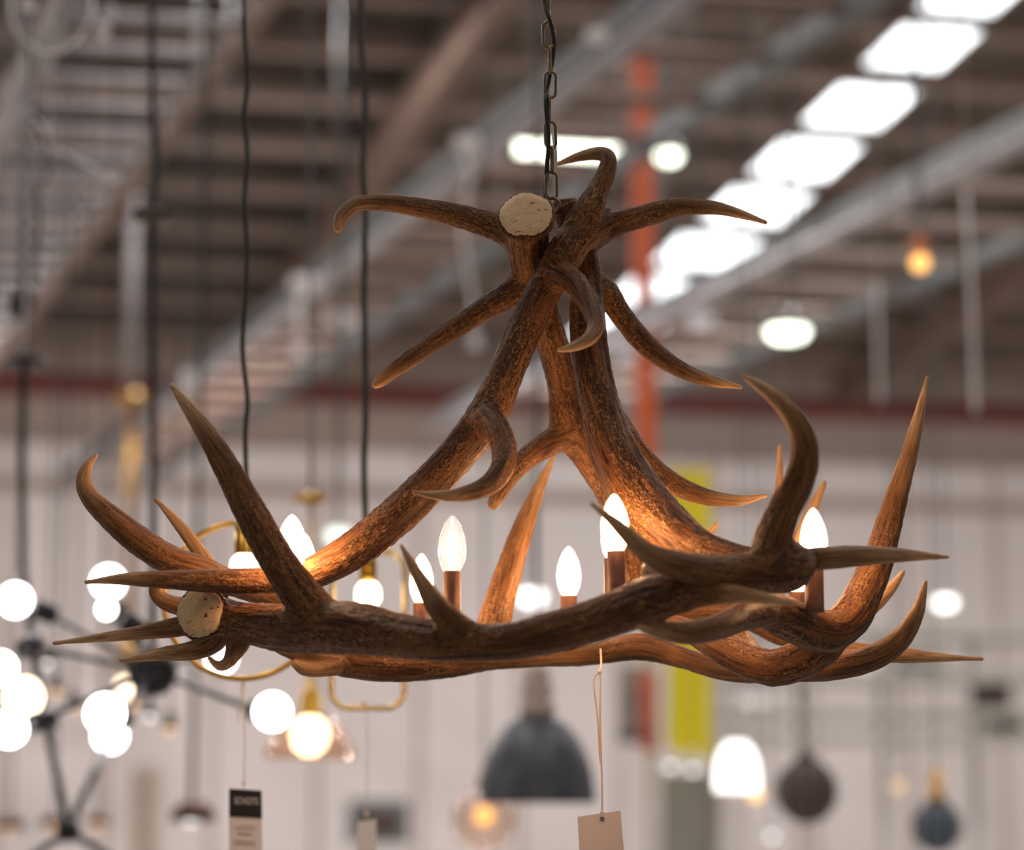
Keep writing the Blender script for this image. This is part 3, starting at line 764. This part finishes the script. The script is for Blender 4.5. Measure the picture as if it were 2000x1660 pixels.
cable(t, [(46,700),(50,560),(54,300),(50,-10)], 6.0, 5.5, M['galv'], 'drop_tube')
wobj('ceiling_cup', lathe(B(), [(0,6*k_),(40*k_,5*k_),(41*k_,-7*k_),(0,-10*k_)], 28, P(48, 706, 6.0)), M['black_metal'], t)

def conduit_drop(px, py0, Y, rpx, m, label, group=None):
    a = P(px, py0, Y); return solo('drop_tube', tube(B(), [a, Vector((a.x, a.y, roof_z(a.x, a.y)))], rpx*mpp(Y), 12), m, a, label, 'tube', group)
#conduit_drop(62, 690, 6.35, 8, M['galv'], 'grey vertical tube above the black ceiling cup at the far left')
# brass stem pendant
Yb = 12.9; k_ = mpp(Yb)
t = thing('stem_pendant', 'brass stem pendant with a warm bulb hanging from a grey tube at left', 'pendant lamp', P(256, 775, Yb))
wobj('drop_tube', tube(B(), [P(252, 762, Yb), Vector((P(252,762,Yb).x, P(252,762,Yb).y, 4.9))], 11*k_, 12), M['galv'], t)
wobj('ceiling_plate', lathe(B(), [(0,12*k_),(14*k_,10*k_),(36*k_,0),(36*k_,-10*k_),(14*k_,-16*k_),(0,-20*k_)], 28, P(256, 775, Yb)), M['brass'], t)
wobj('stem', tube(B(), [P(256, 790, Yb), P(250, 1262, Yb)], 8*k_, 12), M['brass'], t)
wobj('socket', lathe(B(), [(0,40*k_),(10*k_,38*k_),(17*k_,10*k_),(20*k_,-30*k_),(0,-30*k_)], 24, P(250, 1285, Yb)), M['brass'], t)
wobj('bulb', ball(B(), P(247, 1345, Yb), 17*k_, 16), M['warm_glow'], t)
# glass disc pendant
Yg = 5.6; k_ = mpp(Yg)
t = thing('glass_pendant', 'brass pendant with a wide clear glass shade and bright warm bulb below the antlers', 'pendant lamp', P(607, 1440, Yg))
wobj('cap', lathe(B(), [(0,40*k_),(7*k_,38*k_),(9*k_,14*k_),(20*k_,10*k_),(22*k_,-30*k_),(30*k_,-36*k_),(0,-36*k_)], 28, P(606, 1362, Yg)), M['brass'], t)
wobj('shade', lathe(B(), [(26*k_,-30*k_),(50*k_,-42*k_),(74*k_,-70*k_),(88*k_,-104*k_),(90*k_,-118*k_),(87*k_,-118*k_),(72*k_,-72*k_),(49*k_,-45*k_)], 40, P(606, 1362, Yg)), M['globe'], t)
wobj('bulb', lathe(B(), [(16*k_,-36*k_),(34*k_,-52*k_),(38*k_,-75*k_),(30*k_,-98*k_),(14*k_,-112*k_),(0,-114*k_)], 28, P(606, 1362, Yg)), M['warm_glow'], t)
wobj('ceiling_plate', lathe(B(), [(0,12*k_),(12*k_,10*k_),(34*k_,0),(34*k_,-9*k_),(0,-14*k_)], 28, P(607, 972, Yg)), M['brass'], t)
wobj('stem', tube(B(), [P(606, 1324, Yg), P(607, 980, Yg)], 4*k_, 8), M['pale_brass'], t)
cable(t, [(607,970),(607,700),(607,-10)], Yg, 3, M['galv_dark'])

# grey dome
Yd = 6.6; k_ = mpp(Yd); cb = P(1050, 1566, Yd)
t = thing('dome_pendant', 'large dark zinc dome pendant with a turned pale wood neck', 'pendant lamp', cb)
prof = [(112*k_*math.cos(a), 172*k_*math.sin(a)) for a in (math.radians(x) for x in range(0, 81, 8))]
wobj('shade', lathe(B(), prof+[(20*k_,176*k_)]+[(18*k_,170*k_)]+[(r-2*k_, z-2*k_) for r, z in prof[::-1][1:]]+[(109*k_,0)], 48, cb), M['zinc'], t)
wobj('neck', lathe(B(), [(0,162*k_),(34*k_,164*k_),(36*k_,185*k_),(24*k_,196*k_),(30*k_,206*k_),(33*k_,218*k_),(22*k_,230*k_),(28*k_,240*k_),(22*k_,254*k_),(12*k_,268*k_),(0,275*k_)], 32, cb), M['wood'], t)
cable(t, [(1050,1296),(1048,1000),(1050,700),(1050,-10)], Yd, 4, M['cord_mid'])
# amber globe beside it
Ya = 7.4; k_ = mpp(Ya)
def globe_pendant(name, label, px, py, Y, R, r, mglass, mbulb, capm, cat='pendant lamp', group=None, up=None):
    k = mpp(Y); c = P(px, py, Y); t = thing(name, label, cat, c, group)
    if R: wobj('globe', ball(B(), c, R*k, 28), mglass, t)
    wobj('bulb', ball(B(), c+Vector((0,0,(R*.12 if R else 0)*k)), r*k, 20), mbulb, t)
    top = (R or r)*k; wobj('cap', lathe(B(), [(0,top+30*k),(8*k,top+28*k),(12*k,top+8*k),(16*k,top-3*k),(0,top-4*k)], 20, c), capm, t)
    e = c+Vector((0,0,top+28*k)); wobj('cable', tube(B(), [e, Vector((e.x, e.y, roof_z(e.x, e.y)))], 2.2*k, 8), M['galv_dark'], t); return t
globe_pendant('globe_pendant', 'amber bulb in a large smoked glass globe below the grey dome lamp', 945, 1600, Ya, 62, 19, M['globe'], M['amber'], M['dark_brown'])
# amber bulb upper right with copper cap
Yo = 8.2; k_ = mpp(Yo); c = P(1797, 513, Yo)
t = thing('bulb_pendant', 'small round orange bulb under a copper cap hanging at the upper right', 'pendant lamp', c)
wobj('bulb', ball(B(), c, 19*k_, 20), M['amber'], t)
wobj('cap', lathe(B(), [(0,60*k_),(5*k_,58*k_),(10*k_,48*k_),(24*k_,40*k_),(24*k_,32*k_),(9*k_,26*k_),(9*k_,12*k_),(0,12*k_)], 24, c), mat('copper_cap', (.60,.19,.09), .4, .5), t)
cable(t, [(1797,456),(1790,380),(1784,250),(1784,150),(1786,-10)], Yo, 3.5, M['galv_dark'])
# white bell
Yw = 7.8; k_ = mpp(Yw); cb = P(1440, 1546, Yw)
t = thing('bell_pendant', 'glowing white glass bell pendant at the lower right', 'pendant lamp', cb)
wobj('shade', lathe(B(), [(0,2*k_),(44*k_,0),(45*k_,20*k_),(42*k_,50*k_),(34*k_,78*k_),(20*k_,96*k_),(0,100*k_)], 36, cb), emis('opal_glass_light', (1,.98,.94), 2.6), t)
wobj('cap', lathe(B(), [(0,128*k_),(8*k_,126*k_),(12*k_,104*k_),(18*k_,97*k_),(0,96*k_)], 20, cb), M['wood'], t)
cable(t, [(1440,1420),(1440,1000),(1440,-10)], Yw, 2, M['galv_dark'])
globe_pendant('bulb_pendant', 'small warm yellow bulb beside the white bell lamp', 1476, 1552, 8.6, 0, 15, None, emis('yellow_bulb_light', (1,.62,.25), 1.8), M['brass'])

def striped(c1, c2, n):
    m = mat('striped_weave', c1, .7); nt = m.node_tree; N = nt.nodes.new; L = nt.links.new; b = nt.nodes['Principled BSDF']
    tc = N('ShaderNodeTexCoord'); g = N('ShaderNodeTexGradient'); g.gradient_type = 'RADIAL'
    mu = N('ShaderNodeMath'); mu.operation = 'MULTIPLY'; mu.inputs[1].default_value = n
    fr = N('ShaderNodeMath'); fr.operation = 'FRACT'; gt = N('ShaderNodeMath'); gt.operation = 'GREATER_THAN'; gt.inputs[1].default_value = .72
    mx = N('ShaderNodeMix'); mx.data_type = 'RGBA'; mx.inputs[6].default_value = (*c1, 1); mx.inputs[7].default_value = (*c2, 1)
    L(tc.outputs['Object'], g.inputs[0]); L(g.outputs['Fac'], mu.inputs[0]); L(mu.outputs[0], fr.inputs[0]); L(fr.outputs[0], gt.inputs[0]); L(gt.outputs[0], mx.inputs['Factor'])
    L(mx.outputs[2], b.inputs['Base Color']); return m
def striped_ball(px, py, Y, r, m, capm, label, caph):
    k = mpp(Y); c = P(px, py, Y); t = thing('woven_pendant', label, 'pendant lamp', c)
    n_ = 24; bm = B(); prof = [(0, r*k)]+[(r*k*math.sin(a), r*k*math.cos(a)*1.04) for a in (math.pi*i/16 for i in range(1, 16))]+[(0, -r*k*1.04)]
    wobj('shade', lathe(bm, prof, 48, c), m, t)
    wobj('cap', lathe(B(), [(0,(r+caph)*k),(10*k,(r+caph-2)*k),(13*k,(r+10)*k),(24*k,(r-2)*k),(0,(r-6)*k)], 24, c), capm, t)
    e = c+Vector((0,0,(r+caph)*k)); wobj('cable', tube(B(), [e, Vector((e.x, e.y, roof_z(e.x, e.y)))], 2*k, 8), M['galv_dark'], t)
striped_ball(1575, 1545, 8.4, 60, striped((.085,.06,.07), (.22,.15,.12), 12), M['dark_brown'], 'dark brown woven ball pendant with pale stripes at the lower right', 20)
striped_ball(1830, 1614, 9.0, 48, striped((.07,.11,.17), (.26,.27,.24), 10), M['brass'], 'blue striped ball pendant under a gold cap in the lower right corner', 62)
globe_pendant('globe_pendant', 'faint warm glowing bulb left of the blue striped ball', 1755, 1534, 12, 0, 15, None, emis('faint_warm_light', (1,.70,.45), 1.0), M['white_plastic'])

# lit lamps seen as blurred discs
def highbay(px, py, Y, wpx, hpx, m, label, shape='disc', hood=True):
    k = mpp(Y); c = P(px, py, Y); t = thing('highbay_lamp', label, 'ceiling lamp', c, None)
    if shape == 'disc':
        r = wpx/2*k
        wobj('diffuser', lathe(B(), [(0,-hpx*.5*k),(r*.75,-hpx*.4*k),(r,0),(r*.9,hpx*.3*k),(0,hpx*.32*k)], 28, c), m, t)
        if hood: wobj('housing', lathe(B(), [(r*1.08,hpx*.1*k),(r*1.15,hpx*.35*k),(r*.7,hpx*.9*k),(r*.3,hpx*1.25*k),(0,hpx*1.3*k)], 28, c), M['black_metal'], t)
    else:
        bm = B(); prism(bm, c-D2*wpx/2*k, c+D2*wpx/2*k, .16, hpx*k, D1, Z); wobj('diffuser', bm, m, t, False)
        bm = B(); prism(bm, c-D2*wpx/2*k+Z*(hpx*.5*k+.03), c+D2*wpx/2*k+Z*(hpx*.5*k+.03), .2, .06, D1, Z); wobj('housing', bm, M['galv_dark'], t, False)
    e = c+Vector((0,0,hpx*.6*k)); wobj('cable', tube(B(), [e, Vector((e.x, e.y, roof_z(e.x, e.y)))], .008, 6), M['galv_dark'], t); return t
highbay(1116, 288, 14, 205, 24, M['lamp_green'], 'long bright ceiling lamp glowing behind the top of the chandelier', 'bar')
highbay(1306, 304, 15, 46, 26, M['lamp_green'], 'small bright ceiling lamp to the right of the long lamp')
highbay(1538, 648, 12, 82, 34, M['lamp_green'], 'bright lamp with a black hood right of the chandelier top')
dimw = emis('dim_diffuser_light', (1,.95,.98), .55)
highbay(1367, 624, 16, 62, 28, dimw, 'dim white lamp below the row of skylights', hood=False)
highbay(1222, 690, 17, 44, 30, dimw, 'dimmest round lamp beside the right canopy tine', hood=False)
highbay(660, 1046, 8, 50, 42, emis('soft_green_light', (.95,1,.88), 1.8), 'pale oval lamp glowing just above the left antler beam', hood=False)
highbay(1038, 1166, 13, 50, 30, M['lamp_white'], 'white oval lamp seen between the antlers in the middle', hood=False)
highbay(1846, 1177, 14, 40, 24, M['lamp_white'], 'small white oval lamp at the right beyond the antler tips', hood=False)
highbay(372, 1598, 8, 34, 20, M['lamp_white'], 'small lit lamp under a brown hood at the lower left', hood=True)
faint = emis('faint_bulb_light', (1,.97,.93), 2.6)
for x, y, lab in ((1310,1496,'tiny pale bulb under the yellow banner, left of the close pair'), (1353,1502,'tiny pale bulb under the yellow banner, right of the close pair'), (1508,1632,'tiny pale bulb low at the bottom below the dark woven ball')):
    globe_pendant('small_bulb', lab, x, y, 13, 0, 7, None, faint, M['white_plastic'], 'bulb')
for i, (x, y, r) in enumerate(((88,1298,5),(112,1350,6),(135,1362,5),(285,1392,7),(150,1382,6),(265,1350,8),(275,1392,6))):
    pass
# string of tiny lights round the sputnik hub
for x, y, lab, mm in ((92,1296,'tiny pale light left of the black sputnik hub', faint), (110,1352,'tiny copper light left of the sputnik hub, left of two', M['amber']), (144,1382,'tiny copper light left of the sputnik hub, right of two', M['amber']),
                  (292,1400,'tiny pale light just below the sputnik hub', faint), (262,1378,'tiny warm light touching the lower left of the sputnik hub', M['amber']), (332,1424,'tiny copper light lower right of the sputnik hub', M['amber'])):
    globe_pendant('small_bulb', lab, x, y, 7.6, 0, 6, None, mm, M['dark_brown'], 'bulb')

# small brown shades along the lower left
for x, y, w, lab in ((20,1607,60,'dark copper dome shade at the bottom left edge'), (105,1603,56,'dark copper dome shade beside the black rod'), (192,1600,52,'dark copper dome shade right of the black rod'), (378,1585,92,'brown dome shade above the small lit lamp')):
    Y = 9 if w < 80 else 7.9; k = mpp(Y); c = P(x, y, Y); t = thing('small_pendant', lab, 'pendant lamp', c)
    h = w*.42
    wobj('shade', lathe(B(), [(w/2*k,-h*.5*k),(w*.47*k,0),(w*.36*k,h*.35*k),(w*.15*k,h*.55*k),(0,h*.6*k),(0,h*.5*k),(w*.34*k,h*.28*k),(w*.44*k,-.05*h*k),(w*.48*k,-h*.5*k)], 28, c), mat('brown_shade', (.13,.06,.04), .4, .4), t)
    wobj('cable', tube(B(), [c+Z*h*.55*k, Vector((c.x, c.y, roof_z(c.x, c.y)))], .004, 6), M['black_cord'], t)
    if w < 80: wobj('bulb', ball(B(), c+Vector((.0,0,-h*.35*k)), 9*k, 12), M['amber'], t)

# ---------------------------------------------------------------- plugs, boxes, loose cables overhead
def box_at(px, py, Y, w, h, label, m=M['white_plastic'], rot=0, name='junction_box', cat='junction box', carry=True):
    k = mpp(Y); c = P(px, py, Y); t = thing(name, label, cat, c)
    bm = B(); box(bm, c, (w*k, .06, h*k), Matrix.Rotation(rot, 3, 'Y')); bmesh.ops.bevel(bm, geom=bm.edges[:], offset=.01, segments=2, affect='EDGES')
    wobj('case', bm, m, t, False)
    if carry: wobj('hanger', tube(B(), [c, Vector((c.x, c.y, roof_z(c.x, c.y)))], .003, 6), M['galv_dark'], t)
    return c
box_at(1166, 70, 9.6, 44, 26, 'white junction box on the pale conduit right of the chain top')
box_at(912, 280, 11.2, 54, 30, 'white junction box on the conduit left of the long lamp')
box_at(596, 552, 14.5, 58, 26, 'white junction box on the conduit above the lower canopy tine')
box_at(372, 742, 18, 44, 28, 'white junction box at the far lower end of the conduit')
box_at(668, 626, 16, 62, 30, 'pinkish box hanging behind the lower canopy tine')
def plug_cable(pts, Y, plug, label, rpx=3.5, rot=.3):
    c = P(*pts[0], Y); t = thing('plug_cable', label, 'cable', c); wobj('cable', tube(B(), pl(pts, Y, 6), rpx*mpp(Y), 8), M['white_plastic'], t)
    if plug:
        k = mpp(Y); q = P(*plug, Y); bm = B(); box(bm, q, (24*k, .04, 30*k), Matrix.Rotation(rot, 3, 'Y')); bmesh.ops.bevel(bm, geom=bm.edges[:], offset=.006, segments=2, affect='EDGES'); wobj('plug', bm, M['white_plastic'], t, False)
    if pts[0][1] > -5 and Y not in (11.2, 14.5): e = P(*pts[0], Y); wobj('hanger', tube(B(), [e, Vector((e.x, e.y, roof_z(e.x, e.y)))], .0025, 6), M['white_plastic'], t)
plug_cable([(22,-10),(28,50),(60,90),(105,103),(150,78),(178,30),(180,-10)], 6.0, (55,10), 'white cable hanging in a loop in the top left corner', 5)
plug_cable([(215,10),(228,25),(215,40),(203,52)], 6.4, (200,58), 'white plug on a short cable right of the top left loop')
plug_cable([(0,265),(18,232),(42,212),(66,228),(74,240)], 6.4, (78,252), 'white plug by the cable ladder at the left edge', 3.5, -.5)
plug_cable([(95,285),(150,312),(190,330),(215,340)], 6.4, (222,343), 'white plug on a straight pale cable below the left plug')
plug_cable([(18,560),(14,600)], 6.4, (15,630), 'white plug hanging above the black ceiling cup')
plug_cable([(905,292),(918,340),(908,400),(905,470),(914,530),(924,590),(926,640)], 11.2, (928,666), 'long wavy white cable with a plug between the upper canopy tines', 4.5, 0)
plug_cable([(592,565),(584,600),(586,660)], 14.5, (585,690), 'short white cable and plug left of the lower canopy tine', 5, 0)
plug_cable([(1886,380),(1892,480),(1898,600),(1902,700),(1906,806)], 9, None, 'twisted white cable hanging down at the right edge', 5)
plug_cable([(1712,560),(1716,690),(1718,790)], 12, None, 'faint pale cable hanging left of the twisted white cable', 3)
# loose black cable next to the far-left tube, spot lamp
c = P(90, 480, 6.3); solo('loose_cable', tube(B(), pl([(40,232),(70,240),(92,300),(90,345),(72,370),(76,430),(70,500),(66,560)], 6.3, 6), 4*mpp(6.3), 8), M['cord_mid'], c, 'thin dark cable curling beside the grey tube at far left', 'cable')
c = P(40, 600, 6.6); t = thing('spot_lamp', 'black spotlight head behind the grey tube at the left edge', 'spotlight', c); k = mpp(6.6)
wobj('head', lathe(B(), [(0,25*k),(30*k,24*k),(28*k,5*k),(14*k,-25*k),(0,-28*k)], 24, c), M['black_metal'], t)
wobj('bracket', tube(B(), [c+Z*22*k, Vector((c.x, c.y, roof_z(c.x, c.y)))], .008, 8), M['galv_dark'], t)

# ---------------------------------------------------------------- column, banner, far fittings
Yp = 16.8; bm = B(); a = P(1262, 900, Yp); k = mpp(Yp)
top = P(1262, 66, Yp).z
bm = B(); prism(bm, (a.x, Yp, 0), (a.x, Yp, top), 40*k, .16, RT, Vector((0,1,0)))
bm.free(); t = thing('steel_column', 'tall bright orange steel column behind the chandelier', 'column', (a.x, Yp, 0)); zc = P(1262, 905, Yp).z
bm = B(); prism(bm, (a.x, Yp, zc), (a.x, Yp, top), 40*k, .16, RT, Vector((0,1,0))); wobj('shaft', bm, M['orange'], t, False)
bm = B(); prism(bm, (a.x, Yp, 0), (a.x, Yp, zc), 44*k, .19, RT, Vector((0,1,0))); wobj('casing', bm, M['white_plastic'], t, False)['label'] = 'plain grey casing round the foot of the column'
def hang_panel(name, cor, Y, m, label, cat, th=.01):
    c = P((cor[0][0]+cor[1][0])/2, cor[0][1], Y); t = thing(name, label, cat, c); plate('sheet', cor, Y, m, t, th)
    for x, y in cor[:2]:
        e = P(x+(4 if x < c.x else -4)*0, y, Y)
        wobj('wire', tube(B(), [e, Vector((e.x, e.y, roof_z(e.x, e.y)))], .004, 6), M['galv_dark'], t)
    return t
hang_panel('banner', [(1308,915),(1386,915),(1390,1482),(1300,1482)], 15.6, M['yellow'], 'long yellow banner hanging behind the right leg of the chandelier', 'banner')
hang_panel('poster', [(1205,1300),(1258,1300),(1258,1452),(1205,1452)], 16.2, M['poster_dark'], 'dark mottled poster left of the yellow banner', 'poster')
hang_panel('poster', [(1250,1310),(1284,1310),(1284,1470),(1250,1470)], 16.0, mat('red_print', (.42,.10,.07), .7, var=.5, scale=6), 'narrow reddish poster squeezed against the yellow banner', 'poster')
# storage rack on the right
Yk = 21; k = mpp(Yk); g = P(1700, 1500, Yk); t = thing('storage_rack', 'tall grey storage rack along the back wall at right', 'rack', (g.x, g.y, 0))
rv = lambda x, y: P(x, y, Yk)
for x in (1400, 1560, 1720, 1900, 2060):
    q = rv(x, 1300); bm = B(); prism(bm, (q.x, q.y, 0), (q.x, q.y, rv(x, 1215).z), 12*k, .08, RT, Vector((0,1,0))); wobj('post', bm, M['shelf_grey'], t, False)
for y in (1240, 1325, 1395, 1442):
    bm = B(); prism(bm, rv(1398, y), rv(2062, y), .6, 20*k, Vector((0,1,0)), Z); wobj('shelf', bm, M['shelf_grey'], t, False)
# crates and rolls kept on it
for i, (x0, x1, y0, y1, mm, lab) in enumerate(((1915,1965,1340,1384,'dark_brown','dark crate on the rack at the right edge'), (1430,1500,1350,1384,'white_plastic','white box on the rack behind the antler tip'),
                                        (1600,1700,1275,1314,'white_plastic','long pale box on the upper rack shelf'), (1760,1850,1280,1314,'poster_dark','grey patterned box on the upper rack shelf'), (1930,1990,1409,1430,'dark_brown','low dark crate on the lowest rack shelf'))):
    pa, pb = rv(x0, y1), rv(x1, y0); c = (pa+pb)/2; bm = B(); box(bm, c, (abs(pb.x-pa.x), .5, abs(pb.z-pa.z))); bmesh.ops.bevel(bm, geom=bm.edges[:], offset=.02, segments=2, affect='EDGES')
    solo('storage_box', bm, M[mm], (c.x, c.y, pa.z), lab, 'box', smooth=False)
# framed picture and grey posts low on the back wall
c = P(740, 1605, 21); k = mpp(21); t = thing('framed_picture', 'dark framed picture on the back wall below the rounded rectangle lamp', 'picture', c)
bm = B(); box(bm, c, (120*k, .05, 84*k)); wobj('frame', bm, M['galv_dark'], t, False); bm = B(); box(bm, c-Vector((0,.03,0)), (84*k, .02, 46*k)); wobj('print', bm, M['dark_brown'], t, False)
for x, y0, w, lab, mm in ((1345,1510,110,'grey display board standing under the yellow banner','shelf_grey'),(1440,1556,34,'pale upright post below the white bell lamp','white_plastic'),(285,1500,54,'beige tall panel standing at the lower left','wood')):
    Y = 17; q = P(x, y0, Y); k = mpp(Y); bm = B(); prism(bm, (q.x, Y, 0), (q.x, Y, q.z), w*k, .08, RT, Vector((0,1,0))); solo('display_panel', bm, M[mm], (q.x, Y, 0), lab, 'panel', smooth=False)

# ---------------------------------------------------------------- light
W = bpy.data.worlds.new('world'); S.world = W; W.use_nodes = True
W.node_tree.nodes['Background'].inputs[0].default_value = (1, .93, .92, 1); W.node_tree.nodes['Background'].inputs[1].default_value = .17
# added area lights under the roof above the frame, no lamp fixtures
def area(name, loc, size, power, color=(1,.94,.90)):
    l = bpy.data.lights.new(name, 'AREA'); l.shape = 'DISK'; l.size = size; l.energy = power; l.color = color
    o = bpy.data.objects.new(name, l); COL.objects.link(o); o.location = loc; return o
for x in (-12, -7, -2, 3, 8, 13): area('added_area_light', (x, 18.5, roof_z(x, 18.5)-.5), .8, 480)
for x, y, e in ((-3.5, 6.5, 160), (4, 6.5, 160), (-3, 1, 110), (4, 1, 110), (0, 11, 170), (-8, 11, 170), (8, 11, 170)): area('added_area_light', (x, y, roof_z(x, y)-.6), .8, e)
S.view_settings.view_transform = 'Standard'; S.view_settings.look = 'None'; S.view_settings.exposure = 0; S.view_settings.gamma = 1
S.view_settings.use_curve_mapping = False
